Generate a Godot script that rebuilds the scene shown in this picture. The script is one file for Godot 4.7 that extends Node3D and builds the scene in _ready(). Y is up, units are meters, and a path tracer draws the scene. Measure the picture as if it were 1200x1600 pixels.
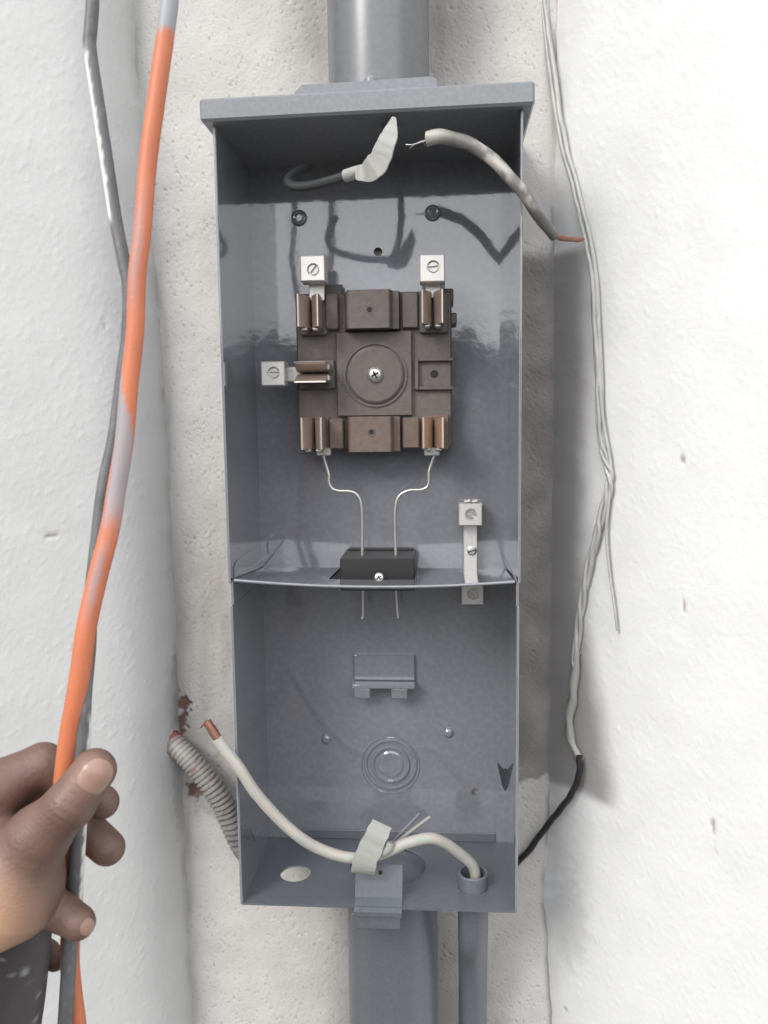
extends Node3D
# An opened electricity meter socket box on a plastered wall niche. Millimetres in the tables below, metres in the scene.
# Axes: x right, y up, z out of the wall; the origin is the lower edge of the box's back panel.

var M := {}
var taken := {}
var rng := RandomNumberGenerator.new()


func V(x: float, y: float, z: float) -> Vector3:
	return Vector3(x, y, z) * 0.001


# ---------------------------------------------------------------- naming
func numbered(called: String) -> String:
	if not taken.has(called):
		taken[called] = 0
		return called
	taken[called] += 1
	return "%s_%03d" % [called, taken[called]]


func tag(o: Node, label: String, category: String, group := "", kind := "") -> Node:
	o.set_meta("label", label)
	if category:
		o.set_meta("category", category)
	if group:
		o.set_meta("group", group)
	if kind:
		o.set_meta("kind", kind)
	return o


func thing(called: String, label: String, category: String, at := Vector3.ZERO, group := "") -> Node3D:
	var o := Node3D.new()
	o.name = numbered(called)
	o.position = at
	add_child(o, true)
	tag(o, label, category, group)
	return o


func part(called: String, mesh: Mesh, mat: Material, parent: Node3D, at := Vector3.ZERO) -> MeshInstance3D:
	var o := MeshInstance3D.new()
	o.mesh = mesh
	o.material_override = mat
	var n := called
	var k := 0
	while parent.has_node(n):
		k += 1
		n = "%s_%03d" % [called, k]
	o.name = n
	o.position = at
	parent.add_child(o, true)
	return o


# ---------------------------------------------------------------- mesh building
func begin() -> SurfaceTool:
	var st := SurfaceTool.new()
	st.begin(Mesh.PRIMITIVE_TRIANGLES)
	return st


func face(st: SurfaceTool, p: Array, outward: Vector3) -> void:
	var n: Vector3 = (p[2] - p[0]).cross(p[1] - p[0])
	if n.length() < 1e-14 and p.size() > 3:
		n = (p[3] - p[0]).cross(p[2] - p[0])
	n = n.normalized()
	var q := p
	if n.dot(outward) < 0:
		q = p.duplicate()
		q.reverse()
		n = -n
	for i in range(1, q.size() - 1):
		for v in [q[0], q[i], q[i + 1]]:
			st.set_normal(n)
			st.add_vertex(v)


func smooth_quad(st: SurfaceTool, p: Array, n: Array, c: Array = []) -> void:
	var order := [0, 1, 2, 0, 2, 3]
	var fn: Vector3 = (p[2] - p[0]).cross(p[1] - p[0]) + (p[3] - p[0]).cross(p[2] - p[0])
	if fn.dot(n[0] + n[1] + n[2] + n[3]) < 0:
		order = [0, 2, 1, 0, 3, 2]
	for i in order:
		st.set_normal(n[i])
		if c.size():
			st.set_color(c[i])
		st.add_vertex(p[i])


# a box with chamfered edges, in a frame
func add_box(st: SurfaceTool, c: Vector3, size: Vector3, ch := 0.0004, t := Basis()) -> void:
	var h := size * 0.5
	ch = minf(ch, minf(h.x, minf(h.y, h.z)) * 0.9)
	var pt := func(s: Vector3, axis: int) -> Vector3:
		var v := Vector3(s.x * (h.x - ch), s.y * (h.y - ch), s.z * (h.z - ch))
		v[axis] = s[axis] * h[axis]
		return c + t * v
	for axis in 3:
		var a := (axis + 1) % 3
		var b := (axis + 2) % 3
		for s in [-1.0, 1.0]:
			var q := []
			for k in [[-1, -1], [1, -1], [1, 1], [-1, 1]]:
				var sg := Vector3()
				sg[axis] = s
				sg[a] = k[0]
				sg[b] = k[1]
				q.append(pt.call(sg, axis))
			var out := Vector3()
			out[axis] = s
			face(st, q, t * out)
		for s1 in [-1.0, 1.0]:
			for s2 in [-1.0, 1.0]:
				var lo := Vector3()
				lo[axis] = -1
				lo[a] = s1
				lo[b] = s2
				var hi := lo
				hi[axis] = 1
				var out2 := Vector3()
				out2[a] = s1
				out2[b] = s2
				face(st, [pt.call(lo, a), pt.call(hi, a), pt.call(hi, b), pt.call(lo, b)], t * out2)
	for sx in [-1.0, 1.0]:
		for sy in [-1.0, 1.0]:
			for sz in [-1.0, 1.0]:
				var s := Vector3(sx, sy, sz)
				face(st, [pt.call(s, 0), pt.call(s, 1), pt.call(s, 2)], t * s)


func slab(x0: float, x1: float, y0: float, y1: float, z0: float, z1: float, ch := 0.4) -> ArrayMesh:
	var st := begin()
	add_box(st, V((x0 + x1) / 2, (y0 + y1) / 2, (z0 + z1) / 2), V(x1 - x0, y1 - y0, z1 - z0), ch * 0.001)
	return st.commit()


# a polygon (in the plane of axes u, v at origin o) pushed along w by depth
func add_prism(st: SurfaceTool, poly: Array, o: Vector3, u: Vector3, v: Vector3, w: Vector3, soft := false) -> void:
	var p2 := PackedVector2Array()
	for p in poly:
		p2.append(p)
	if Geometry2D.is_polygon_clockwise(p2):
		p2.reverse()
	var n := p2.size()
	var at := func(p: Vector2) -> Vector3: return o + u * p.x + v * p.y
	var tri := Geometry2D.triangulate_polygon(p2)
	for i in range(0, tri.size(), 3):
		var q := [at.call(p2[tri[i]]), at.call(p2[tri[i + 1]]), at.call(p2[tri[i + 2]])]
		face(st, q, -w)
		face(st, [q[0] + w, q[1] + w, q[2] + w], w)
	var nn := []
	for i in n:
		var e: Vector2 = (p2[(i + 1) % n] - p2[i]).normalized()
		nn.append(u * e.y - v * e.x)
	for i in n:
		var a: Vector3 = at.call(p2[i])
		var b: Vector3 = at.call(p2[(i + 1) % n])
		if soft:
			var na: Vector3 = nn[i] + nn[(i + n - 1) % n]
			var nb: Vector3 = nn[i] + nn[(i + 1) % n]
			if nn[i].dot(nn[(i + n - 1) % n]) < 0.5:
				na = nn[i]
			if nn[i].dot(nn[(i + 1) % n]) < 0.5:
				nb = nn[i]
			smooth_quad(st, [a, b, b + w, a + w], [na.normalized(), nb.normalized(), nb.normalized(), na.normalized()])
		else:
			face(st, [a, b, b + w, a + w], nn[i])


# a profile of (radius, height) turned about an axis
func add_lathe(st: SurfaceTool, prof: Array, o: Vector3, axis: Vector3, sides := 32, squash := Vector2(1, 1)) -> void:
	axis = axis.normalized()
	var u := axis.cross(Vector3(0.3, 0.2, 1) if absf(axis.z) < 0.8 else Vector3(0, 1, 0)).normalized()
	var v := axis.cross(u)
	var way := -1.0 if prof[0].x < prof[prof.size() - 1].x else 1.0   # a dome runs from its middle outwards
	for i in prof.size() - 1:
		var a: Vector2 = prof[i]
		var b: Vector2 = prof[i + 1]
		var e := (b - a).normalized()
		for k in sides:
			var t0 := TAU * k / sides
			var t1 := TAU * (k + 1) / sides
			var d0 := u * cos(t0) * squash.x + v * sin(t0) * squash.y
			var d1 := u * cos(t1) * squash.x + v * sin(t1) * squash.y
			var n0 := (d0.normalized() * e.y - axis * e.x) * way
			var n1 := (d1.normalized() * e.y - axis * e.x) * way
			smooth_quad(st, [o + d0 * a.x + axis * a.y, o + d1 * a.x + axis * a.y, o + d1 * b.x + axis * b.y, o + d0 * b.x + axis * b.y], [n0, n1, n1, n0])


func lathe(prof: Array, o: Vector3, axis: Vector3, sides := 32) -> ArrayMesh:
	var st := begin()
	var p := []
	for q in prof:
		p.append(q * 0.001)
	add_lathe(st, p, o, axis, sides)
	return st.commit()


func spline(pts: Array, sub: int) -> Array:
	var out := []
	var n := pts.size()
	for i in n - 1:
		var p0: Vector3 = pts[maxi(i - 1, 0)]
		var p1: Vector3 = pts[i]
		var p2: Vector3 = pts[i + 1]
		var p3: Vector3 = pts[mini(i + 2, n - 1)]
		for k in sub:
			out.append(p1.cubic_interpolate(p2, p0, p3, float(k) / sub))
	out.append(pts[n - 1])
	return out


# a round bar along a curve; radius(t) in mm, color(t, angle, place)
func add_tube(st: SurfaceTool, pts: Array, radius: Callable, sides := 14, color = null, flat := Vector2(1, 1)) -> void:
	var n := pts.size()
	var rings := []
	var norms := []
	var cols := []
	var up := Vector3(0.21, 0.13, 0.97)
	for i in n:
		var d: Vector3 = (pts[mini(i + 1, n - 1)] - pts[maxi(i - 1, 0)]).normalized()
		up = (up - d * up.dot(d)).normalized()
		var side := d.cross(up)
		var t := float(i) / (n - 1)
		var r := []
		var nn := []
		var cc := []
		for k in sides:
			var a := TAU * k / sides
			var rr: float = radius.call(t, a) * 0.001
			var dir := up * cos(a) * flat.x + side * sin(a) * flat.y
			r.append(pts[i] + dir * rr)
			nn.append((up * cos(a) * flat.y + side * sin(a) * flat.x).normalized())
			if color != null:
				cc.append(color.call(t, a, pts[i] + dir * rr))
		rings.append(r)
		norms.append(nn)
		cols.append(cc)
	for i in n - 1:
		for k in sides:
			var j := (k + 1) % sides
			var c := []
			if color != null:
				c = [cols[i][k], cols[i][j], cols[i + 1][j], cols[i + 1][k]]
			smooth_quad(st, [rings[i][k], rings[i][j], rings[i + 1][j], rings[i + 1][k]], [norms[i][k], norms[i][j], norms[i + 1][j], norms[i + 1][k]], c)
	for e in [0, n - 1]:
		var d2: Vector3 = (pts[1] - pts[0]).normalized() * -1.0 if e == 0 else (pts[n - 1] - pts[n - 2]).normalized()
		var tip: Vector3 = pts[e] + d2 * float(radius.call(float(e) / (n - 1), 0.0)) * 0.00035
		for k in sides:
			var j2 := (k + 1) % sides
			var tri := [rings[e][k], rings[e][j2], tip]
			var fn: Vector3 = (tri[2] - tri[0]).cross(tri[1] - tri[0])
			if fn.dot(d2) < 0:
				tri.reverse()
			for q in tri:
				st.set_normal(d2)
				if color != null:
					st.set_color(cols[e][k])
				st.add_vertex(q)


func tube(pts: Array, r: float, sub := 6, sides := 14, color = null) -> ArrayMesh:
	var st := begin()
	add_tube(st, spline(pts, sub), func(_t: float, _a: float) -> float: return r, sides, color)
	return st.commit()


# a sheet over a grid of places with a colour each
func grid(nx: int, ny: int, place: Callable, paint: Callable, out: Vector3) -> ArrayMesh:
	var v := PackedVector3Array()
	var c := PackedColorArray()
	var n := PackedVector3Array()
	var uv := PackedVector2Array()
	var ix := PackedInt32Array()
	for j in ny:
		for i in nx:
			var p: Vector3 = place.call(i, j)
			v.append(p)
			uv.append(Vector2(p.x if absf(out.x) < 0.5 else p.x * 1.414, -p.y))
			c.append(paint.call(i, j, p))
	for j in ny:
		for i in nx:
			var a := v[j * nx + mini(i + 1, nx - 1)] - v[j * nx + maxi(i - 1, 0)]
			var b := v[mini(j + 1, ny - 1) * nx + i] - v[maxi(j - 1, 0) * nx + i]
			var m := a.cross(b).normalized()
			n.append(m if m.dot(out) > 0 else -m)
	var flip := (v[1] - v[0]).cross(v[nx] - v[0]).dot(out) < 0
	for j in ny - 1:
		for i in nx - 1:
			var q := j * nx + i
			if flip:
				ix.append_array([q, q + 1, q + nx, q + 1, q + nx + 1, q + nx])
			else:
				ix.append_array([q, q + nx, q + 1, q + 1, q + nx, q + nx + 1])
	var arr := []
	arr.resize(Mesh.ARRAY_MAX)
	arr[Mesh.ARRAY_VERTEX] = v
	arr[Mesh.ARRAY_NORMAL] = n
	arr[Mesh.ARRAY_COLOR] = c
	arr[Mesh.ARRAY_TEX_UV] = uv
	arr[Mesh.ARRAY_INDEX] = ix
	var me := ArrayMesh.new()
	me.add_surface_from_arrays(Mesh.PRIMITIVE_TRIANGLES, arr)
	return me


# ---------------------------------------------------------------- materials
func noise(freq: float, octaves := 3, s := 1) -> FastNoiseLite:
	var f := FastNoiseLite.new()
	f.noise_type = FastNoiseLite.TYPE_SIMPLEX_SMOOTH
	f.frequency = freq
	f.fractal_octaves = octaves
	f.seed = s
	return f


func noise_tex(freq: float, octaves: int, s: int, normal := false, bump := 4.0, lo := Color.BLACK, hi := Color.WHITE) -> NoiseTexture2D:
	var t := NoiseTexture2D.new()
	t.width = 512
	t.height = 512
	t.seamless = true
	t.noise = noise(freq, octaves, s)
	t.as_normal_map = normal
	t.bump_strength = bump
	if not normal:
		var g := Gradient.new()
		g.set_color(0, lo)
		g.set_color(1, hi)
		t.color_ramp = g
	return t


func lin(r: float, g: float, b: float) -> Color:
	return Color(r, g, b).linear_to_srgb()


func mat(col: Color, rough: float, metal := 0.0) -> StandardMaterial3D:
	var m := StandardMaterial3D.new()
	m.albedo_color = col
	m.roughness = rough
	m.metallic = metal
	return m


func grain(m: StandardMaterial3D, tex: Texture2D, scale: float, strength: float) -> StandardMaterial3D:
	m.normal_enabled = true
	m.normal_texture = tex
	m.normal_scale = strength
	m.uv1_triplanar = true
	m.uv1_world_triplanar = true
	m.uv1_scale = Vector3.ONE * scale
	return m


func make_materials() -> void:
	var fine := noise_tex(0.02, 4, 7, true, 6.0)
	var wavy := noise_tex(0.012, 3, 3, true, 5.0)
	var spots := noise_tex(0.02, 5, 11, false, 1.0, Color(0.955, 0.955, 0.955), Color(1, 1, 1))
	spots.color_ramp.offsets = PackedFloat32Array([0.35, 0.8])
	M.paint = grain(mat(lin(0.182, 0.19, 0.213), 0.07), wavy, 14.0, 0.05)
	M.paint.metallic_specular = 0.66
	M.paint.clearcoat_enabled = true
	M.paint.clearcoat = 1.0
	M.paint.clearcoat_roughness = 0.02
	M.paint.albedo_texture = spots
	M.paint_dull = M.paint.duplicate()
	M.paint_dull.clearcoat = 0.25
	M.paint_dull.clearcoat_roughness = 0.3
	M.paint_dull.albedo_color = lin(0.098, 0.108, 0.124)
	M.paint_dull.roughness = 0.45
	M.paint_top = M.paint.duplicate()
	M.paint_top.albedo_color = lin(0.12, 0.126, 0.135)
	M.paint_top.roughness = 0.26
	M.paint_top.clearcoat = 0.0
	M.paint_top.metallic_specular = 0.6
	M.paint_out = grain(mat(lin(0.19, 0.20, 0.212), 0.24), wavy, 20.0, 0.12)
	M.paint_out.albedo_texture = spots
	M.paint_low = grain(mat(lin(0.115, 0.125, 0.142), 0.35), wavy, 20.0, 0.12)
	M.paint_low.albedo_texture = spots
	M.wall = grain(mat(Color.WHITE, 0.75), fine, 31.0, 0.55)
	M.wall.vertex_color_use_as_albedo = true
	M.wall_side = grain(mat(Color.WHITE, 0.5), fine, 17.0, 0.15)
	M.wall_side.vertex_color_use_as_albedo = true
	for k in [M.wall, M.wall_side]:
		k.uv1_triplanar = false
		k.uv1_world_triplanar = false
	M.alu = grain(mat(lin(0.62, 0.60, 0.575), 0.5, 0.7), fine, 60.0, 0.25)
	M.alu_screw = mat(lin(0.52, 0.52, 0.50), 0.35, 0.9)
	M.tin = mat(lin(0.5, 0.49, 0.47), 0.36, 0.85)
	M.bronze = grain(mat(lin(0.52, 0.445, 0.40), 0.42, 0.85), fine, 50.0, 0.15)
	M.bronze_bright = grain(mat(lin(0.66, 0.53, 0.42), 0.36, 0.85), fine, 50.0, 0.15)
	M.bakelite = grain(mat(lin(0.125, 0.108, 0.099), 0.45), fine, 40.0, 0.3)
	M.bakelite.albedo_texture = noise_tex(0.006, 3, 21, false, 1.0, Color(0.86, 0.87, 0.9), Color(1.0, 0.97, 0.94))
	M.bakelite_rust = M.bakelite.duplicate()
	M.bakelite_rust.albedo_color = lin(0.15, 0.112, 0.092)
	M.black = mat(lin(0.02, 0.019, 0.019), 0.4)
	M.black_wire = mat(lin(0.025, 0.027, 0.028), 0.35)
	M.mark_dark = mat(lin(0.035, 0.036, 0.045), 0.5)
	M.dark = mat(lin(0.01, 0.01, 0.01), 0.7)
	M.copper = mat(lin(0.22, 0.105, 0.072), 0.45, 0.5)
	M.cord = grain(mat(Color.WHITE, 0.5), fine, 45.0, 0.3)
	M.cord.vertex_color_use_as_albedo = true
	M.tape = grain(mat(lin(0.28, 0.28, 0.262), 0.55), wavy, 70.0, 0.6)
	M.film = grain(mat(Color.WHITE, 0.4), fine, 60.0, 0.4)
	M.film.vertex_color_use_as_albedo = true
	M.skin = grain(mat(Color.WHITE, 0.5), noise_tex(0.035, 4, 31, true, 5.0), 22.0, 0.45)
	M.skin.vertex_color_use_as_albedo = true
	M.nail = mat(lin(0.25, 0.155, 0.115), 0.32)
	M.rubber = grain(mat(Color.WHITE, 0.65), fine, 30.0, 0.5)
	M.rubber.vertex_color_use_as_albedo = true


# ---------------------------------------------------------------- camera, sky, sun
func make_view() -> void:
	var cam := Camera3D.new()
	cam.fov = rad_to_deg(2.0 * atan(800.0 / 1290.0))
	cam.near = 0.01
	cam.far = 60.0
	cam.transform = Transform3D(Basis(Vector3.UP, 0.0730) * Basis(Vector3.RIGHT, -0.1117) * Basis(Vector3(0, 0, 1), -0.0126), Vector3(0.0500, 0.3559, 0.6636))
	var lens := CameraAttributesPhysical.new()   # a phone's small aperture: the near hand is a little soft
	lens.frustum_focal_length = 12.0 * 1290.0 / 800.0
	lens.frustum_focus_distance = 0.60
	lens.frustum_near = 0.01
	lens.frustum_far = 80.0
	lens.exposure_aperture = 10.0
	cam.attributes = lens
	add_child(cam)
	cam.current = true

	# bright overcast: lighter towards the zenith, uneven cloud, dull ground below
	var w := 512
	var h := 256
	var img := Image.create(w, h, false, Image.FORMAT_RGBF)
	var cloud := noise(1.6, 4, 5)
	for y in h:
		var el := (0.5 - (y + 0.5) / h) * PI
		for x in w:
			var az := TAU * (x + 0.5) / w
			var d := Vector3(cos(el) * cos(az), sin(el), cos(el) * sin(az))
			var c := Color(0.10, 0.098, 0.094)
			if el > 0:
				var l := 1.05 + 0.22 * sin(el) + 0.08 * cloud.get_noise_3d(d.x, d.y * 2.0, d.z)
				c = Color(0.985 * l, 0.995 * l, 1.03 * l)
			img.set_pixel(x, y, c)
	var pano := PanoramaSkyMaterial.new()
	pano.panorama = ImageTexture.create_from_image(img)
	var sky := Sky.new()
	sky.sky_material = pano
	var env := Environment.new()
	env.background_mode = Environment.BG_SKY
	env.sky = sky
	env.background_energy_multiplier = 1.0
	env.tonemap_mode = Environment.TONE_MAPPER_LINEAR
	env.tonemap_exposure = 2.2
	env.sdfgi_enabled = true
	env.ssao_enabled = true
	env.ssil_enabled = true
	var we := WorldEnvironment.new()
	we.environment = env
	add_child(we)

	var sun := DirectionalLight3D.new()
	sun.light_energy = 0.35
	sun.light_color = Color(1, 0.98, 0.95)
	sun.light_angular_distance = 22.0
	sun.shadow_enabled = true
	add_child(sun)
	sun.look_at_from_position(Vector3.ZERO, Vector3(0.62, -0.75, -0.85))


# ---------------------------------------------------------------- the niche
var rough := noise(60.0, 3, 41)
var lumps := noise(14.0, 3, 42)
var pitn := noise(260.0, 2, 43)
var dirtn := noise(22.0, 4, 44)
var finen := noise(420.0, 2, 45)


func left_corner(y: float) -> float:
	return left_plumb(y) + 0.0016 * lumps.get_noise_2d(y * 1.6, 3.0)


func left_plumb(y: float) -> float:
	return -0.177 - 0.013 * soft(0.33, 0.68, y)


func right_corner(y: float) -> float:
	return 0.137 + 0.0016 * lumps.get_noise_2d(y * 1.8, 9.0) - 0.004 * exp(-pow((y + 0.04) / 0.03, 2)) + 0.004 * exp(-pow((y + 0.17) / 0.05, 2))


func steps(a: float, b: float, d: float, before: Array, after: Array) -> PackedFloat32Array:
	var out := PackedFloat32Array(before)
	var n := int(ceil((b - a) / d))
	for i in n + 1:
		out.append(a + (b - a) * i / n)
	out.append_array(PackedFloat32Array(after))
	return out


func blob(x: float, y: float, cx: float, cy: float, rx: float, ry: float, wild := 0.5) -> float:
	return 1.0 - Vector2((x - cx) / rx, (y - cy) / ry).length() + wild * dirtn.get_noise_2d(x * 4.0, y * 4.0)


func soft(a: float, b: float, x: float) -> float:
	return smoothstep(a, b, x)


func chip(x: float, y: float) -> float:
	var m := blob(x, y, -0.173, 0.116, 0.005, 0.012, 1.5)
	m = maxf(m, blob(x, y, -0.176, 0.098, 0.006, 0.011, 1.4))
	m = maxf(m, blob(x, y, -0.149, 0.040, 0.008, 0.008, 0.9))
	m = maxf(m, blob(x, y, -0.165, 0.040, 0.007, 0.009, 0.9))
	return soft(0.0, 0.25, m)


func dark_band(x: float, y: float) -> float:
	# the darker band right of the box, between two ragged edges
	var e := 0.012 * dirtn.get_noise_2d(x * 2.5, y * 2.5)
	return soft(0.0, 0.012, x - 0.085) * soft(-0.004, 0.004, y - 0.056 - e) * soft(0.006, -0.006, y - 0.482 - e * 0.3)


func make_walls() -> void:
	var ys := steps(-0.21, 0.70, 0.0014, [-0.9, -0.5], [1.0, 1.4])
	var nx := 250
	var back := grid(nx, ys.size(), func(i: int, j: int) -> Vector3:
		var y := ys[j]
		var t := float(i) / (nx - 1)
		var x := lerpf(left_corner(y), right_corner(y), t)
		var edge := minf(t, 1.0 - t) * 30.0
		var z := -0.006
		if y > -0.22 and y < 0.71 and edge > 0.0:
			var k := minf(edge, 1.0)
			var coarse := 0.6 + 0.8 * soft(-0.1, 0.5, dirtn.get_noise_2d(x * 0.6, y * 0.6 + 5.0))
			z += k * (0.0008 * lumps.get_noise_2d(x, y) + 0.00022 * coarse * rough.get_noise_2d(x * 3.0, y * 3.0) + 0.00012 * finen.get_noise_2d(x * 1.4, y * 1.4))
			var p := pitn.get_noise_2d(x * 1.25, y * 1.25)
			z -= k * coarse * 0.0009 * soft(0.45, 0.7, p)
			z -= k * 0.0035 * chip(x, y)
			z -= k * 0.0006 * dark_band(x, y)
		return Vector3(x, y, z)
	, func(_i: int, _j: int, p: Vector3) -> Color:
		var c := Color(0.45, 0.437, 0.42)
		var d := dirtn.get_noise_2d(p.x, p.y)
		c = c * (1.0 + 0.09 * d)
		# grime beside the upper pipe, in runs
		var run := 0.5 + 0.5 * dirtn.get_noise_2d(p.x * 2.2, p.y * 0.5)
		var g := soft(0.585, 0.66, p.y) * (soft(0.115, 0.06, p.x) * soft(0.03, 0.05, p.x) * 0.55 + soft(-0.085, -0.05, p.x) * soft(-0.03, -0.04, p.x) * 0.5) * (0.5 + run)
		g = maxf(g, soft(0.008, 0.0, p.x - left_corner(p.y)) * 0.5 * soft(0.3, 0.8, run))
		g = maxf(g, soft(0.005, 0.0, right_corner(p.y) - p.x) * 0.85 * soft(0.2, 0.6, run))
		g = maxf(g, 0.42 * soft(0.0, 0.08, p.y) * soft(0.36, 0.2, p.y) * soft(0.0, -0.08, p.x) * (0.6 + run))  # lower left: shade of hand and box put into the colour
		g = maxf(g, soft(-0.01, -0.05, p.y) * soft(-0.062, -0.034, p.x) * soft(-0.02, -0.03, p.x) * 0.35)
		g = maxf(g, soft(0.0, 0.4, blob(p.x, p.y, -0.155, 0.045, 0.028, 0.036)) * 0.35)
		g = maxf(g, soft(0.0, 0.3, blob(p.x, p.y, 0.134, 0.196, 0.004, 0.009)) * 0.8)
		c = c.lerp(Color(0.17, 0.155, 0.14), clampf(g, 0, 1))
		c = c.lerp(Color(0.18, 0.165, 0.156) * (1.0 + 0.4 * d), dark_band(p.x, p.y) * 0.9)
		var pit := soft(0.5, 0.72, pitn.get_noise_2d(p.x * 1.25, p.y * 1.25))
		c = c.lerp(Color(0.22, 0.20, 0.18), pit * 0.55)
		c = c.lerp(Color(0.145, 0.088, 0.072) * (1.0 + 0.5 * d), chip(p.x, p.y))
		return c
	, Vector3(0, 0, 1))
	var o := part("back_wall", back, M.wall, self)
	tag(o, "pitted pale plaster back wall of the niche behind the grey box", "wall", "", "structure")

	var us := steps(0.0, 0.24, 0.0018, [], [0.32, 0.5, 0.8, 1.2])
	var yt := steps(-0.21, 0.70, 0.0022, [-0.9, -0.5], [1.0, 1.4])
	# the left wall leaves the corner steeply and eases into its splay
	var bend := []
	var bend_n := []
	var run_to := Vector2()
	var last := 0.0
	for u in us:
		var turn := lerpf(0.20, 0.93, soft(0.0, 0.085, u))
		run_to += Vector2(sin(turn), cos(turn)) * (u - last)
		last = u
		bend.append(run_to)
		bend_n.append(Vector2(cos(turn), sin(turn)))
	for s in [-1.0, 1.0]:
		var me := grid(us.size(), yt.size(), func(i: int, j: int) -> Vector3:
			var y := yt[j]
			var u := us[i]
			var x0 := lerpf(left_plumb(y) if s < 0 else 0.137, left_corner(y) if s < 0 else right_corner(y), exp(-u / 0.012))
			var k := minf(u / 0.01, 1.0)
			var b := 0.0
			if y > -0.22 and y < 0.71:
				b = k * (0.0005 * lumps.get_noise_3d(u * 0.7, y * 0.7, s * 7.0) + 0.00004 * rough.get_noise_3d(u * 3.0, y * 3.0, s) + 0.0003 * soft(0.34, 0.6, pitn.get_noise_3d(u * 0.6, y * 0.6, s * 3.0)))
				b -= 0.001 * soft(0.1, 0.5, scratch(s, u, y))
			if s < 0:
				var f: Vector2 = bend[i]
				var n: Vector2 = bend_n[i]
				return Vector3(x0 - f.x + n.x * b, y, -0.006 + f.y + n.y * b)
			return Vector3(x0 + s * (u * 0.7071 - b * 0.7071), y, -0.006 + u * 0.7071 + b * 0.7071)
		, func(i: int, _j: int, p: Vector3) -> Color:
			var u := us[i]
			var d := dirtn.get_noise_3d(u, p.y, s * 2.0)
			var c := Color(0.55, 0.55, 0.54) if s < 0 else Color(0.60, 0.605, 0.60)
			c = c * (1.0 + 0.05 * d)
			var g := 0.0
			if s < 0:
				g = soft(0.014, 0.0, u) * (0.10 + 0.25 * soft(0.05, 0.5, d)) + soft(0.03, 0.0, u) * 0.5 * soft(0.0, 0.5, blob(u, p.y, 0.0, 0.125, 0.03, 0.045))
				g = maxf(g, soft(0.0, 0.5, blob(u, p.y, 0.006, 0.04, 0.012, 0.05)) * 0.35)
			else:
				# darker over the first hand's breadth, as beside the box
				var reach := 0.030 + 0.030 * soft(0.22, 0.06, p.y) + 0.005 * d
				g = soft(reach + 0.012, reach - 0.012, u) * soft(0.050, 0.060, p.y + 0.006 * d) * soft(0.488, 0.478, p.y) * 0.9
				g = maxf(g, soft(0.02, 0.0, u) * 0.35 * (0.6 + d))  # corner shading put into the wall colour
				g = maxf(g, soft(0.0, 0.6, blob(u, p.y, 0.02, -0.06, 0.028, 0.06)) * 0.2)
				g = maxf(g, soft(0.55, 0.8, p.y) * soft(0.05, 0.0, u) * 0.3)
			c = c.lerp(Color(0.21, 0.20, 0.195), clampf(g, 0, 1))
			c = c.lerp(Color(0.30, 0.24, 0.20), soft(0.1, 0.5, scratch(s, u, p.y)) * 0.8)
			return c
		, Vector3(-s, 0, 1))
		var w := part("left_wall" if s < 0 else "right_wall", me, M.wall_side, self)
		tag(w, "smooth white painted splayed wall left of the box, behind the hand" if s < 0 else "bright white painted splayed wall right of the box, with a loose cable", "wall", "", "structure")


func scratch(s: float, u: float, y: float) -> float:
	if s > 0:
		var a := blob(u, y, 0.112, 0.326, 0.0016, 0.008, 0.7)
		a = maxf(a, blob(u, y, 0.1435 + 0.15 * (0.066 - y), 0.066, 0.0016, 0.017, 0.9))
		a = maxf(a, blob(u, y, 0.018, -0.142, 0.003, 0.003, 0.6))
		return maxf(a, blob(u, y, 0.116, 0.22, 0.0015, 0.005, 0.9))
	return maxf(blob(u, y, 0.108, 0.274, 0.008, 0.0011, 0.3), blob(u, y, 0.06, 0.43, 0.0015, 0.006, 0.9))


# ---------------------------------------------------------------- the box
func csg_panel(called: String, c: Vector3, size: Vector3, holes: Array, parent: Node3D) -> CSGBox3D:
	var b := CSGBox3D.new()
	b.name = called
	b.size = size
	b.position = c
	b.material = M.paint
	for h in holes:   # [place, radius, axis, x stretch]
		var k := CSGCylinder3D.new()
		k.name = "opening"
		k.operation = CSGShape3D.OPERATION_SUBTRACTION
		k.radius = h[1]
		k.height = 0.02
		k.sides = 28
		k.material = M.paint
		k.position = h[0] - c
		if h[2] == 2:
			k.rotation.x = PI / 2
		b.add_child(k, true)
	parent.add_child(b, true)
	return b


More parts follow.
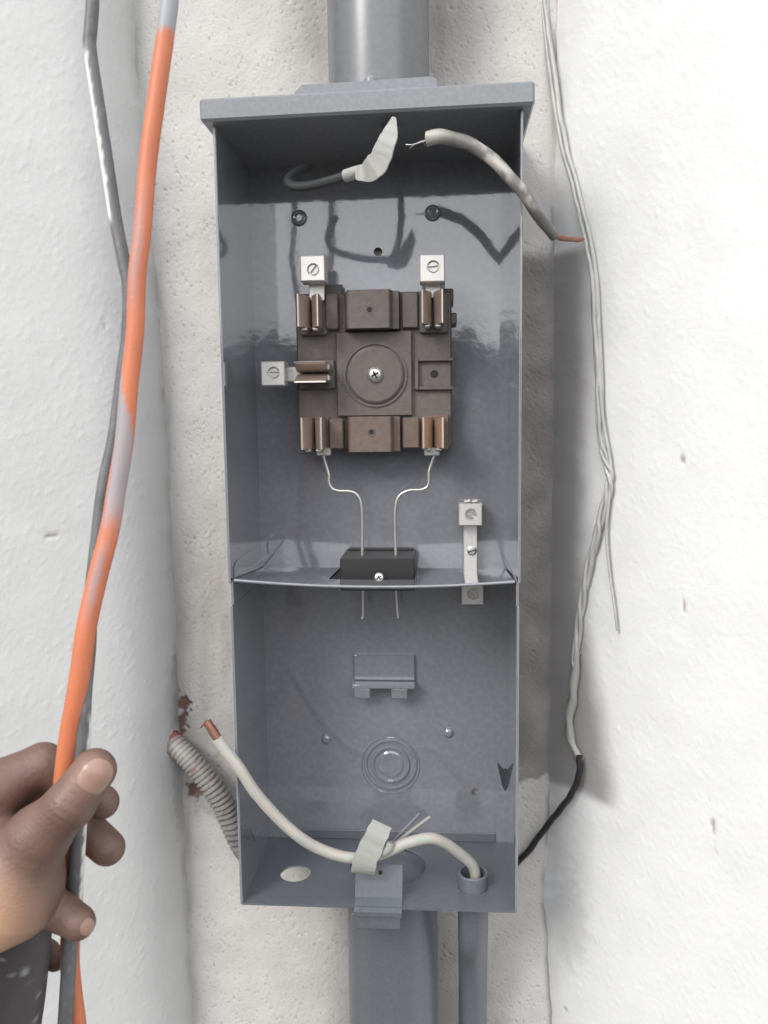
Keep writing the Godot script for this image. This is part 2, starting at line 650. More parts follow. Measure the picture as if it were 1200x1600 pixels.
func make_box() -> void:
	var t := thing("meter_socket_box", "tall open grey painted steel meter socket box fixed to the wall", "meter box")
	csg_panel("back_panel", V(0, 277, -0.8), V(201.6, 555, 1.6), [[V(-0.7, 486.4, 0), 0.0034, 2], [V(75, 45.3, 0), 0.0031, 2]], t)
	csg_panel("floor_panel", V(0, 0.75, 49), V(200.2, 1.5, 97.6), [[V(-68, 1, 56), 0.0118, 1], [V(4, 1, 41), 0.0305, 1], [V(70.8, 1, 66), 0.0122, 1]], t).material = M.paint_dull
	# the oval opening wants to be round; sides in two runs with a nick between them
	for s in [-1, 1]:
		part("side_wall", slab(s * 101.5 - 0.9, s * 101.5 + 0.9, 242, 556, -1.6, 98.6, 0.6), M.paint, t)
		part("side_wall", slab(s * 100.9 - 0.9, s * 100.9 + 0.9, 0, 226, -1.6, 98.0, 0.6), M.paint, t)
		part("side_wall", slab(s * 100.6 - 0.9, s * 100.6 + 0.9, 225.5, 242.5, -1.5, 96.0, 0.6), M.paint, t)
	# rolled front rims that catch the light
	# the roof cap, a little out of level
	var cap := part("roof_cap", slab(-109, 109, -7, 7.5, -4, 106, 1.6), M.paint_out, t, V(0, 560.2, 0))
	cap.rotation.z = 0.0125
	var st := begin()
	var hub := [Vector2(-51, 0), Vector2(-50.6, 5), Vector2(-48, 9.5), Vector2(-44, 13), Vector2(43, 14), Vector2(46.5, 12), Vector2(47.5, 5), Vector2(47.5, 0)]
	for i in hub.size():
		hub[i] = hub[i] * 0.001
	add_prism(st, hub, V(0, 7.4, 2), Vector3.RIGHT, Vector3.UP, Vector3(0, 0, 0.083), true)
	part("hub_plate", st.commit(), M.paint_out, cap)
	part("hub_screw", lathe([Vector2(0, 5), Vector2(3.4, 4.6), Vector2(4.6, 3), Vector2(4.8, 0)], V(2, 21, 78), Vector3.UP, 16), M.paint_out, cap)
	# drips of thick paint under the front lip
	# the shelf across the middle: rises a little to a bowed front edge
	st = begin()
	var n := 28
	var m := 10
	var at := func(i: int, j: int) -> Vector3:
		var x := lerpf(-98.5, 98.5, float(i) / n)
		var f := float(j) / m
		var z := lerpf(0.0, 96.5, f)
		var bow := 4.2 * (1.0 - pow(x / 98.5, 2)) * f
		return V(x, lerpf(234.5, 243.5, f) - bow - 0.004 * x, z)
	for i in n:
		for j in m:
			var mid: Vector3 = (at.call(i, j) + at.call(i + 1, j + 1)) * 0.5
			if mid.x > -0.038 and mid.x < 0.030 and mid.z < 0.064:
				continue
			for up in [1.0, -1.0]:
				var off: Vector3 = Vector3(0, 0.0008 * up, 0)
				face(st, [at.call(i, j) + off, at.call(i + 1, j) + off, at.call(i + 1, j + 1) + off, at.call(i, j + 1) + off], Vector3(0, up, 0))
	part("shelf", st.commit(), M.paint, t)
	var lip := []
	for i in n + 1:
		lip.append(at.call(i, m))
	part("shelf_lip", tube(lip, 1.15, 1, 10), M.paint, t)
	# bent tabs that hold the shelf
	st = begin()
	add_prism(st, [Vector2(0.026, 0.2355), Vector2(0.090, 0.243), Vector2(0.090, 0.252), Vector2(0.080, 0.2555), Vector2(0.026, 0.2555)], V(-100.4, 0, 0), Vector3(0, 0, 1), Vector3.UP, V(0.6, 0, 0))
	part("shelf_tab", st.commit(), M.paint, t)
	# fold along the bottom of the back panel
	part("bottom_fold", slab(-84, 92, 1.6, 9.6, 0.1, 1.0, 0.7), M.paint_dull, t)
	# seat of the cover: bracket with two hooks
	var br := part("cover_bracket", slab(-25, 25.6, 141.5, 163, 0.2, 3.4, 0.8), M.paint, t)
	part("bracket_ledge", slab(-26, 26.2, 138, 141.4, 0.2, 15, 0.8), M.paint, br)
	for x in [-17.2, 13.2]:
		var hk := begin()
		add_box(hk, V(x, 134, 13.2), V(13.5, 8.8, 2.2), 0.0007, Basis(Vector3.RIGHT, 0.12))
		part("hook", hk.commit(), M.paint, br)
	# stamped knockout in rings
	var ko := part("knockout", lathe([Vector2(0, 1.0), Vector2(10.2, 1.0), Vector2(11.4, 0.1), Vector2(13.2, 0.1), Vector2(14.4, 1.5), Vector2(15.6, 1.5), Vector2(16.6, 0.15)], V(4.4, 68.2, 0.15), Vector3(0, 0, 1), 48), M.paint, t)
	part("knockout_ring", lathe([Vector2(19.4, 0), Vector2(20.2, 1.1), Vector2(21.6, 1.1), Vector2(22.6, 0)], V(4.4, 68.2, 0.15), Vector3(0, 0, 1), 48), M.paint, ko)
	part("knockout_ring", lathe([Vector2(23.8, 0), Vector2(24.3, 0.5), Vector2(24.8, 0)], V(4.4, 67.2, 0.15), Vector3(0, 0, 1), 48), M.paint, ko)
	# dimples and mounting bosses
	for d in [[-49.5, 89.1], [53.0, 96.3]]:
		part("rivet", lathe([Vector2(0, 2.6), Vector2(2.2, 2.3), Vector2(3.6, 1.2), Vector2(4.2, 0.2), Vector2(5.0, 0)], V(d[0], d[1], 0.1), Vector3(0, 0, 1), 24), M.paint, t)
	for d in [[-62.4, 513.8], [42.3, 514.5]]:
		part("mounting_boss", lathe([Vector2(0, 0.6), Vector2(2.6, 0.6), Vector2(3.0, 3.0), Vector2(4.2, 3.4), Vector2(5.4, 2.6), Vector2(6.4, 0)], V(d[0], d[1], 0.1), Vector3(0, 0, 1), 24), M.paint, t)
	# flat dark mark by the right edge; cut tab in the left wall
	st = begin()
	add_prism(st, [Vector2(0.093, 0.072), Vector2(0.0985, 0.0655), Vector2(0.1003, 0.067), Vector2(0.1003, 0.046), Vector2(0.0974, 0.051)], V(0, 0, 0.1), Vector3.RIGHT, Vector3.UP, V(0, 0, 0.25))
	part("dark_mark", st.commit(), M.mark_dark, t)
	st = begin()
	add_prism(st, [Vector2(0, 0.008), Vector2(0.006, 0), Vector2(0.013, 0.010), Vector2(0.007, 0.005)], V(-99.8, 26, 48), Vector3(0, 0, 1), Vector3.UP, V(0.8, 0, 0))
	part("side_tab", st.commit(), M.paint, t)
	# the sealing latch bent over the floor's front edge
	st = begin()
	var prof := [Vector2(81, 25.5), Vector2(82.4, 26), Vector2(90.6, 4.6), Vector2(101.2, -0.6), Vector2(101.0, -4.2), Vector2(99.4, -4.2), Vector2(99.2, -1.8), Vector2(89.2, 3.4)]
	for i in prof.size():
		prof[i] = prof[i] * 0.001
	add_prism(st, prof, V(-17, 0, 0), Vector3(0, 0, 1), Vector3.UP, V(35, 0, 0))
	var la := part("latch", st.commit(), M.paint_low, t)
	part("latch_tongue", slab(-19.4, 16.4, -14.6, -3.2, 97.6, 99.6, 0.6), M.paint_low, la)
	part("latch_hole", lathe([Vector2(0, 0.25), Vector2(1.5, 0.25), Vector2(1.6, 0)], V(1.6, 20.6, 84.5), Vector3(0, 0.36, 0.93), 16), M.dark, la)


func make_pipes() -> void:
	var a := begin()
	add_lathe(a, [Vector2(0.0362, 0.5815), Vector2(0.0362, 1.2)], V(4.6, 0, 39), Vector3.UP, 48)
	tag(part("top_conduit", a.commit(), M.paint_top, self), "thick grey painted pipe rising from the top of the box", "conduit", "grey painted conduits")
	var b := begin()
	add_lathe(b, [Vector2(0.0, -0.006), Vector2(0.0285, -0.0062), Vector2(0.0285, -0.002), Vector2(0.0362, -0.002), Vector2(0.0362, -0.7)], V(7.2, 0, 39), Vector3.UP, 48)
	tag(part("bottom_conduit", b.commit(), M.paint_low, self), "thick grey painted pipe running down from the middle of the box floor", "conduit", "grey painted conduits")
	var t := thing("small_conduit", "thin grey pipe poking up through the box floor at the right", "conduit", Vector3.ZERO, "grey painted conduits")
	var c := begin()
	add_lathe(c, [Vector2(0.0095, -0.02), Vector2(0.0095, 0.0122), Vector2(0.0108, 0.0126), Vector2(0.0117, 0.0118), Vector2(0.0117, -0.02)], V(70.8, 0, 66), Vector3.UP, 32)
	part("pipe_collar", c.commit(), M.paint_low, t)
	c = begin()
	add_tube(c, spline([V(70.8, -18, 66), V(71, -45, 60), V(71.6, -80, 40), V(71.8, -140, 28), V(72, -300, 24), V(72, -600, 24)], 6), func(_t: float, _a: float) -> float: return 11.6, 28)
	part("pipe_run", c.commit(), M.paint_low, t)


# a square aluminium lug with a slotted screw sunk in its face
func lug(parent: Node3D, x0: float, x1: float, y0: float, y1: float, z0: float, z1: float, sx: float, sy: float, turn: float) -> void:
	var st := begin()
	var ch := 0.7
	var r := 4.7
	var N := 32
	var sq := func(k: int) -> Vector3:
		var a := TAU * (k + 0.5) / N
		var d := Vector2(cos(a), sin(a))
		var hx := (x1 - x0) / 2 - ch
		var hy := (y1 - y0) / 2 - ch
		var cx := (x0 + x1) / 2
		var cy := (y0 + y1) / 2
		var s := minf(hx / maxf(absf(d.x), 1e-6), hy / maxf(absf(d.y), 1e-6))
		# land on the corners exactly
		var p := d * s
		if N % 8 == 0 and (k % (N / 4)) == N / 8:
			p = Vector2(signf(d.x) * hx, signf(d.y) * hy)
		return V(cx + p.x, cy + p.y, z1)
	for k in N:
		var a0 := TAU * (k + 0.5) / N
		var a1 := TAU * (k + 1.5) / N
		var i0 := V(sx + r * cos(a0), sy + r * sin(a0), z1)
		var i1 := V(sx + r * cos(a1), sy + r * sin(a1), z1)
		face(st, [i0, i1, sq.call((k + 1) % N), sq.call(k)], Vector3(0, 0, 1))
		face(st, [i0, i1, i1 - V(0, 0, 2.6), i0 - V(0, 0, 2.6)], V(sx, sy, z1) - i0)
		face(st, [i0 - V(0, 0, 2.6), i1 - V(0, 0, 2.6), V(sx, sy, z1 - 2.6)], Vector3(0, 0, 1))
	for e in [[-1, 0], [1, 0], [0, -1], [0, 1]]:
		var d := Vector2(e[0], e[1])
		var c := []
		for q in [[-1, 0], [1, 0], [1, 1], [-1, 1]]:
			var inset: float = ch if q[1] == 1 else 0.0
			var px: float
			var py: float
			if e[0] != 0:
				px = (x0 + inset) if e[0] < 0 else (x1 - inset)
				py = (y0 + inset) if q[0] < 0 else (y1 - inset)
			else:
				py = (y0 + inset) if e[1] < 0 else (y1 - inset)
				px = (x0 + inset) if q[0] < 0 else (x1 - inset)
			c.append(V(px, py, z1 - ch + inset))
		face(st, c, Vector3(d.x, d.y, 1))
		var f := [c[0], c[1], Vector3(c[1].x, c[1].y, z0 * 0.001), Vector3(c[0].x, c[0].y, z0 * 0.001)]
		face(st, f, Vector3(d.x, d.y, 0))
	face(st, [V(x0, y0, z0), V(x1, y0, z0), V(x1, y1, z0), V(x0, y1, z0)], Vector3(0, 0, -1))
	var L := part("lug", st.commit(), M.alu, parent)
	# the screw: two half rounds with the slot between them
	st = begin()
	for s in [-1.0, 1.0]:
		var poly := []
		for k in 13:
			var a := PI * k / 12.0
			poly.append(Vector2(cos(a) * 3.4, maxf(sin(a) * 3.4, 0.0) * 1.0 + 0.001) * 0.001)
		var u: Vector3 = Vector3(cos(turn), sin(turn), 0) * s
		var v: Vector3 = Vector3(-sin(turn), cos(turn), 0) * s
		var cut := []
		for p in poly:
			cut.append(Vector2(p.x, maxf(p.y, 0.00085)))
		add_prism(st, cut, V(sx, sy, z1 - 2.5), u, v, V(0, 0, 1.7))
	part("screw", st.commit(), M.alu_screw, L)


# a spring jaw: two bronze leaves that lean in to a slot and flare out to rounded lips
func jaw(parent: Node3D, c: Vector3, length: float, along_x: bool, tone: Material, half := 8.2) -> void:
	var st := begin()
	var u := Vector3.UP if along_x else Vector3.RIGHT
	var w := Vector3.RIGHT if along_x else Vector3.UP
	for s in [-1.0, 1.0]:
		var q := [Vector2(0.7, 2), Vector2(0.7, 13), Vector2(1.6, 16.5), Vector2(5.4, 24.4), Vector2(6.2, 27.2), Vector2(6.9, 28.2), Vector2(7.7, 28.2), Vector2(half, 27.2), Vector2(half, 26), Vector2(half - 0.5, 8), Vector2(half - 0.7, 2)]
		var p := []
		for e in q:
			p.append(Vector2(e.x * s, e.y) * 0.001)
		add_prism(st, p, c - w * length * 0.0005, u, Vector3(0, 0, 1), w * length * 0.001, true)
	var o := part("jaw", st.commit(), tone, parent)
	st = begin()
	for s in [-1.0, 1.0]:
		add_box(st, c + u * s * 0.0042 + w * (-0.5 * length - 1.1) * 0.001 * (-1.0 if along_x else 1.0) + V(0, 0, 13), (V(2.4, 4.8, 15) if along_x else V(4.8, 2.4, 15)), 0.0008)
	part("jaw_spring", st.commit(), M.tin, o)


func make_terminal_block() -> void:
	var t := thing("terminal_block", "dusty brown terminal block with five bronze jaws and three lugs", "terminal block")
	part("base", slab(-64, 56.5, 333, 453, 0.2, 17, 1.2), M.bakelite, t)
	part("centre_plate", slab(-32.5, 26, 358.6, 423, 16, 21.5, 0.8), M.bakelite, t)
	var disc := part("disc", lathe([Vector2(0, 2.6), Vector2(20.2, 2.6), Vector2(21.6, 1.8), Vector2(21.8, 0)], V(-2.2, 390, 21.4), Vector3(0, 0, 1), 56), M.bakelite, t)
	part("disc_rim", lathe([Vector2(23.2, 0), Vector2(23.2, 1.5), Vector2(24.4, 1.5), Vector2(24.4, 0)], V(-2.2, 390, 21.4), Vector3(0, 0, 1), 56), M.bakelite, disc)
	for q in [[424.2, 452.4, 437.6], [331.4, 358.2, 346.4]]:
		var st := begin()
		var p := []
		for e in [Vector2(-26, 16), Vector2(-22, 34), Vector2(-20.6, 35.2), Vector2(9.4, 35.2), Vector2(10.6, 34), Vector2(12, 27), Vector2(16.4, 26), Vector2(17.5, 16)]:
			p.append(e * 0.001)
		add_prism(st, p, V(0, q[0], 0), Vector3.RIGHT, Vector3(0, 0, 1), V(0, q[1] - q[0], 0))
		var tab := part("raised_tab", st.commit(), M.bakelite if q[0] > 400 else M.bakelite_rust, t)
		part("tab_hole", lathe([Vector2(0, -0.6), Vector2(2.3, -0.6), Vector2(2.5, 0.25), Vector2(3.2, 0.25), Vector2(3.4, 0)], V(-4.8, q[2], 35.2), Vector3(0, 0, 1), 20), M.bakelite, tab)
		part("tab_bore", lathe([Vector2(0, 0.1), Vector2(1.9, 0.1), Vector2(2.0, 0)], V(-4.8, q[2], 35.2), Vector3(0, 0, 1), 18), M.dark, tab)
	# the cell at the right whose jaw is missing
	var st2 := begin()
	for r in [[28, 31, 378, 402], [31.2, 57.6, 399.8, 402.2], [31.2, 57.6, 378, 380.4]]:
		add_box(st2, V((r[0] + r[1]) / 2.0, (r[2] + r[3]) / 2.0, 19), V(r[1] - r[0], r[3] - r[2], 4.6), 0.0006)
	var cell := part("empty_cell", st2.commit(), M.bakelite, t)
	part("cell_bore", lathe([Vector2(0, 0.3), Vector2(2.9, 0.3), Vector2(3.1, 0)], V(43, 390.2, 17), Vector3(0, 0, 1), 20), M.dark, cell)
	# ribs and feet of the moulding
	for r in [[-40, -30, 425, 452, 24], [18.6, 31, 425, 452, 22], [-38.5, -27.4, 333.5, 357, 26], [18.6, 31.4, 333.5, 357, 26], [-46, -28, 452, 461, 8], [52, 60.5, 428, 437, 12], [48, 58, 444, 455, 14]]:
		part("rib", slab(r[0], r[1], r[2], r[3], 6, r[4], 0.9), M.bakelite if r[2] > 400 else M.bakelite_rust, t)
	for r in [[-60, -38.6], [32, 54]]:
		for y in [[421, 451], [331.6, 359]]:
			part("foot", slab(r[0], r[1], y[0], y[1], 12, 22, 0.9), M.bakelite if y[0] > 400 else M.bakelite_rust, t)
	part("foot", slab(-62, -34, 380, 403, 12, 21.5, 0.9), M.bakelite, t)
	jaw(t, V(-49.3, 436.5, 22), 23.5, false, M.bronze)
	jaw(t, V(42.2, 437.3, 22), 24, false, M.bronze)
	jaw(t, V(-48.8, 391.5, 22), 23.5, true, M.bronze, 7.8)
	jaw(t, V(-48.6, 346, 22), 23.8, false, M.bronze, 8.4)
	jaw(t, V(42.3, 345.6, 22), 22.6, false, M.bronze_bright)
	# straps that join lugs to jaws
	part("lug_strap", slab(-51.5, -39.5, 446, 462, 26, 28.4, 0.5), M.tin, t)
	part("lug_strap", slab(36.5, 48.5, 446, 462, 26, 28.4, 0.5), M.tin, t)
	part("lug_strap", slab(-72, -58, 385.6, 397, 26, 28.4, 0.5), M.tin, t)
	lug(t, -55.4, -37.1, 458.4, 477, 25, 42, -45.7, 466.6, 0.9)
	lug(t, 33, 51.4, 455.8, 475.4, 25, 42, 43, 466.4, 0.12)
	lug(t, -87.2, -69.2, 382.2, 400.3, 25, 42, -77.5, 391.6, -0.05)
	# solder tails of the two lower jaws
	part("jaw_tail", slab(-48, -36.4, 328.6, 334.6, 30, 33, 0.9), M.tin, t)
	part("jaw_tail", slab(35, 47.2, 327.8, 334.4, 30, 33, 0.9), M.tin, t)
	var sc := part("centre_screw", lathe([Vector2(0, 3.4), Vector2(2.2, 3.35), Vector2(4.2, 2.8), Vector2(5.7, 1.6), Vector2(6.3, 0.4), Vector2(6.3, 0)], V(-2.2, 390, 24), Vector3(0, 0, 1), 28), M.alu_screw, t)
	var cr := begin()
	for a in [0.5, 0.5 + PI / 2]:
		add_box(cr, V(-2.2, 390, 27.15), V(6.0, 1.4, 0.7), 0.0001, Basis(Vector3(0, 0, 1), a))
	part("cross_recess", cr.commit(), M.dark, sc)


func make_small_parts() -> void:
	# the two bare wires from the lower jaws down to the black block
	var wl := [V(-43, 330, 31), V(-41, 322, 30), V(-38.8, 314, 30), V(-38.8, 308, 30), V(-36.4, 303.2, 30), V(-31, 301.2, 30), V(-24, 301, 30), V(-18.6, 299.4, 30), V(-15, 294.6, 30), V(-13.6, 286, 30), V(-13.4, 270, 30), V(-13.8, 247, 30), V(-13.8, 222, 30), V(-14, 203, 30), V(-15.4, 200.6, 30.5)]
	var wr := [V(43.4, 329, 31), V(40.4, 321, 30), V(38.6, 315, 30), V(38.4, 307, 30), V(36.2, 303, 30), V(31, 301.6, 30), V(24, 301.4, 30), V(18, 299, 30), V(14.2, 294.6, 30), V(12.4, 286, 30), V(12.0, 270, 30), V(12.6, 245, 30), V(12.4, 222, 30), V(13.6, 203, 30), V(14.2, 200.6, 30.5)]
	tag(part("link_wire", tube(wl, 1.3, 6, 10), M.tin, self), "left bent bare tinned wire from lower left jaw to black block", "wire", "bare link wires")
	tag(part("link_wire", tube(wr, 1.3, 6, 10), M.tin, self), "right bent bare tinned wire from lower right jaw to black block", "wire", "bare link wires")
	taken["link_wire"] = 1

	var t := thing("test_block", "black insulating block in the cut-out of the middle shelf", "insulator block")
	part("block", slab(-29.5, 27.6, 225.6, 251, 0.4, 45, 0.8), M.black, t)
	part("block_ridge", slab(-27, 25, 250.6, 252.4, 0.6, 8, 0.5), M.black, t)
	part("block_screw", lathe([Vector2(0, 2.9), Vector2(1.6, 2.8), Vector2(3.0, 2.2), Vector2(3.8, 1.0), Vector2(4.0, 0)], V(1.0, 237.4, 52), Vector3(0, 0.25, 1), 24), M.alu_screw, t)
	var cr := begin()
	for a in [0.6, 0.6 + PI / 2]:
		add_box(cr, V(1.0, 238.1, 54.65), V(3.6, 0.9, 0.8), 0.0001, Basis(Vector3(0, 0, 1), a))
	part("cross_recess", cr.commit(), M.dark, t)
	part("screw_shank", lathe([Vector2(1.6, -8), Vector2(1.6, 0)], V(1.0, 237.4, 52), Vector3(0, 0.25, 1), 12), M.alu_screw, t)

	t = thing("neutral_bar", "upright aluminium neutral strap with a square lug at each end", "neutral bar")
	lug(t, 61.6, 79.8, 272.4, 289.4, 4, 20, 71.1, 281.2, -0.6)
	lug(t, 63.5, 81.0, 209.8, 226, 6, 22, 72.6, 218.8, -0.75)
	var st := begin()
	add_box(st, V(70.9, 254, 8), V(11, 38, 3), 0.0006)
	add_box(st, V(71.4, 231.6, 12.2), V(11, 9, 2.6), 0.0006, Basis(Vector3.RIGHT, -0.95))
	add_box(st, V(71.8, 226, 14.2), V(10.6, 14, 2.6), 0.0006)
	part("strap", st.commit(), M.alu, t)
	st = begin()
	add_box(st, V(68.4, 291, 9), V(5.4, 2.2, 8), 0.0006, Basis(Vector3(0, 0, 1), 0.12))
	add_box(st, V(74.2, 291, 9), V(5.0, 2.2, 8), 0.0006, Basis(Vector3(0, 0, 1), 0.1))
	part("strap_end", st.commit(), M.alu, t)
	var sc := part("strap_screw", lathe([Vector2(0, 2.2), Vector2(2.4, 2.0), Vector2(3.6, 1.2), Vector2(4.0, 0)], V(72, 251, 9.4), Vector3(0, 0, 1), 24), M.alu_screw, t)
	st = begin()
	add_box(st, V(72, 251, 11.4), V(6.4, 0.9, 0.8), 0.0001, Basis(Vector3(0, 0, 1), 0.3))
	part("screw_slot", st.commit(), M.dark, sc)


func strip(pts: Array, half: Array, thick: float, side: Vector3) -> ArrayMesh:
	# a ribbon of tape along a curve
	var st := begin()
	var p := spline(pts, 6)
	var n := p.size()
	for i in n - 1:
		var w := []
		for k in [i, i + 1]:
			var f := float(k) / (n - 1) * (half.size() - 1)
			var h := lerpf(half[int(f)], half[mini(int(f) + 1, half.size() - 1)], f - int(f)) * 0.001
			var d: Vector3 = (p[mini(k + 1, n - 1)] - p[maxi(k - 1, 0)]).normalized()
			var s := (side - d * side.dot(d)).normalized()
			var up := d.cross(s).normalized()
			h *= 1.0 + 0.10 * lumps.get_noise_2d(k * 0.013, half[0])
			var tilt := up * 0.0011 * rough.get_noise_2d(k * 0.004, half[0])
			w.append([p[k] - s * h + tilt, p[k] + s * h - tilt, (up + s * 0.5 * rough.get_noise_2d(k * 0.004, 7.0)).normalized()])
		for sg in [1.0, -1.0]:
			var o0: Vector3 = w[0][2] * thick * 0.0005 * sg
			var o1: Vector3 = w[1][2] * thick * 0.0005 * sg
			smooth_quad(st, [w[0][0] + o0, w[0][1] + o0, w[1][1] + o1, w[1][0] + o1], [w[0][2] * sg, w[0][2] * sg, w[1][2] * sg, w[1][2] * sg])
		for e in [0, 1]:
			var q0: Vector3 = w[0][e]
			var q1: Vector3 = w[1][e]
			var o2: Vector3 = w[0][2] * thick * 0.0005
			face(st, [q0 - o2, q0 + o2, q1 + o2, q1 - o2], w[0][e] - w[0][1 - e])
	return st.commit()


func make_wires() -> void:
	# top right: grubby wire bent over the edge of the box
	var t := thing("bent_cable", "grubby grey cable stub arching over the upper right edge, bare tip", "cable")
	var dn := noise(90, 3, 61)
	var grub := func(tt: float, _a: float, p: Vector3) -> Color:
		var k := dn.get_noise_3d(p.x, p.y, p.z)
		var c := Color(0.34, 0.325, 0.295).lerp(Color(0.125, 0.117, 0.108), soft(-0.5, 0.15, k + 0.2 * sin(tt * 9.0)) * soft(0.05, 0.22, tt))
		return c
	var pts := [V(39.9, 538.3, 98), V(49.5, 538.5, 100), V(59.9, 535.5, 102), V(70.1, 530.5, 104), V(79.1, 524.0, 106), V(90.3, 511.8, 110), V(99.1, 501.1, 112), V(108.9, 488.8, 108), V(117.2, 481.4, 97), V(124.5, 477.0, 86)]
	var st := begin()
	add_tube(st, spline(pts, 6), func(q: float, a: float) -> float: return 4.8 - 1.3 * q + 0.3 * sin(q * 31.0 + a), 16, grub)
	part("sheath", st.commit(), M.cord, t)
	st = begin()
	add_tube(st, spline([V(124, 477.5, 85), V(129, 477, 80), V(133, 477, 76), V(142, 478, 66), V(148, 480, 58)], 5), func(q: float, a: float) -> float: return 2.1 - 0.7 * q + 0.3 * sin(3.0 * a + q * 26.0), 12)
	part("copper_tip", st.commit(), M.copper, t)
	st = begin()
	for k in [[V(39.9, 538.3, 98), V(37.7, 537.3, 95), V(38.5, 536.2, 92)], [V(40.7, 537.4, 98), V(34.7, 537.7, 94), V(28.2, 535.1, 90)], [V(40.3, 537.4, 98), V(30.5, 536.2, 94), V(25.8, 537.0, 92)]]:
		add_tube(st, spline(k, 4), func(_q: float, _a: float) -> float: return 0.45, 6)
	part("frayed_strand", st.commit(), M.tin, t)

	# top left: black wire from the pipe, with a flag of white tape
	t = thing("black_wire", "black wire hooked under the box roof with a white tape flag", "wire")
	part("core", tube([V(-42.8, 530.4, 72), V(-48.4, 525.2, 82), V(-52.5, 518.7, 92), V(-52.4, 513.2, 100), V(-47.5, 509.0, 106), V(-37.4, 506.5, 114), V(-20.8, 505.3, 128), V(-2.6, 506.3, 140), V(3.8, 510.3, 136), V(9.3, 520.6, 124), V(12.7, 534.7, 106), V(13.4, 548.6, 84), V(11.2, 562.4, 62), V(7, 584, 50)], 3.1, 6, 16), M.black_wire, t)
	part("tape_flag", strip([V(-2.4, 503.9, 146), V(5.2, 504.6, 148), V(12.0, 509.7, 150), V(15.6, 517.3, 151), V(18.7, 524.8, 150), V(21.3, 535.3, 147)], [3.0, 6.4, 7.2, 6.2, 4.8, 1.0], 1.3, Vector3(0.83, -0.5, 0.2)), M.tape, t)
	part("tape_wrap", tube([V(-9.8, 505.8, 136), V(-3.0, 506.4, 140), V(3.6, 506.8, 143), V(8.4, 507.8, 144)], 3.8, 4, 16), M.tape, t)

	# bottom: white wire from the small pipe, out over the left edge
	t = thing("white_wire", "white insulated wire rising from small pipe to a bare copper end", "wire")
	var wh := func(_q: float, _a: float, p: Vector3) -> Color:
		var k := dn.get_noise_3d(p.x * 1.3, p.y * 1.3, p.z)
		return Color(0.38, 0.355, 0.32).lerp(Color(0.25, 0.36, 0.30), soft(0.1, 0.5, k) * 0.6)
	pts = [V(-112, 131, 106), V(-107, 123, 106), V(-96, 108, 106), V(-86, 90, 104), V(-71, 69, 100), V(-57, 55, 98), V(-44, 44, 94), V(-28, 37, 92), V(-11, 36, 92), V(5, 39, 90), V(21, 45, 86), V(38, 47, 82), V(50, 40, 76), V(61, 29, 70), V(71, 16, 65), V(73, 2, 64), V(73, -14, 64)]
	st = begin()
	add_tube(st, spline(pts, 6), func(q: float, a: float) -> float: return 4.15 + 0.15 * sin(q * 40.0 + a), 16, wh)
	part("insulation", st.commit(), M.cord, t)
	st = begin()
	add_tube(st, spline([V(-112, 131, 106), V(-116, 137, 105), V(-120, 142.5, 104)], 5), func(q: float, a: float) -> float: return 3.1 + 0.35 * sin(6.0 * a + q * 9.0), 24)
	part("copper_tip", st.commit(), M.copper, t)
	part("copper_strand", tube([V(-118, 141, 104), V(-122, 141, 104), V(-124.5, 138, 104)], 0.6, 4, 8), M.copper, t)
	# tape folded over the wire
	part("tape", strip([V(-10, 27, 96.5), V(-9.6, 31, 97.8), V(-8, 38, 97.2), V(-3, 48, 94), V(1.6, 57, 90.5), V(3.6, 60, 87)], [8.8, 8.8, 8.6, 8.4, 8.2, 7.6], 1.1, Vector3(1, -0.1, 0)), M.tape, t)
	part("tape", strip([V(-10, 27, 96), V(-10.5, 29.5, 90), V(-8, 35, 86), V(-3, 46, 85), V(2, 56, 86)], [8.8, 8.8, 8.6, 8.4, 8.0], 1.0, Vector3(1, -0.1, 0)), M.tape, t)
	# the joint under the tape: a white stub and two grey strands
	part("joint_stub", tube([V(2, 38, 91), V(8, 43, 92), V(10, 48, 91)], 3.4, 5, 14), M.tape, t)
	part("strand", tube([V(8, 40, 84), V(18, 44, 76), V(30, 49, 66), V(38, 52.5, 60)], 1.35, 5, 10, func(_q: float, _a: float, _p: Vector3) -> Color: return Color(0.30, 0.29, 0.27)), M.cord, t)
	part("strand", tube([V(8, 41, 83), V(16, 46, 74), V(24, 51, 66), V(30, 55, 60)], 1.1, 5, 10, func(_q: float, _a: float, _p: Vector3) -> Color: return Color(0.16, 0.165, 0.18)), M.cord, t)

	# ribbed flexible pipe from the broken plaster to behind the box
	var fx := spline([V(-184, 88, 2), V(-174, 82, 8), V(-164, 74, 11), V(-154, 63, 12), V(-144, 50, 13), V(-136, 36, 13), V(-130, 20, 12), V(-124, 1, 8), V(-118, -14, 2)], 34)
	st = begin()
	add_tube(st, fx, func(q: float, a: float) -> float: return 9.0 + 1.1 * sin(q * TAU * 31.0 + 0.35 * sin(2.0 * a) + 1.7 * dn.get_noise_2d(q * 0.12, a * 0.006)) * (0.5 + 0.5 * soft(0.1, 0.6, q)), 22, func(q: float, a: float, p: Vector3) -> Color:
		var k := dn.get_noise_3d(p.x, p.y, p.z)
		var c := Color(0.25, 0.238, 0.222).lerp(Color(0.09, 0.085, 0.08), soft(-0.5, -0.95, sin(q * TAU * 31.0 + 0.35 * sin(2.0 * a))) * 0.8)
		c = c.lerp(Color(0.21, 0.10, 0.085), soft(0.34, 0.46, k) * 0.8)
		return c.lerp(Color(0.23, 0.09, 0.075), soft(0.09, 0.05, q)))
	tag(part("flexible_pipe", st.commit(), M.cord, self), "paint-smeared ribbed flexible pipe curving from broken plaster to the box", "conduit")

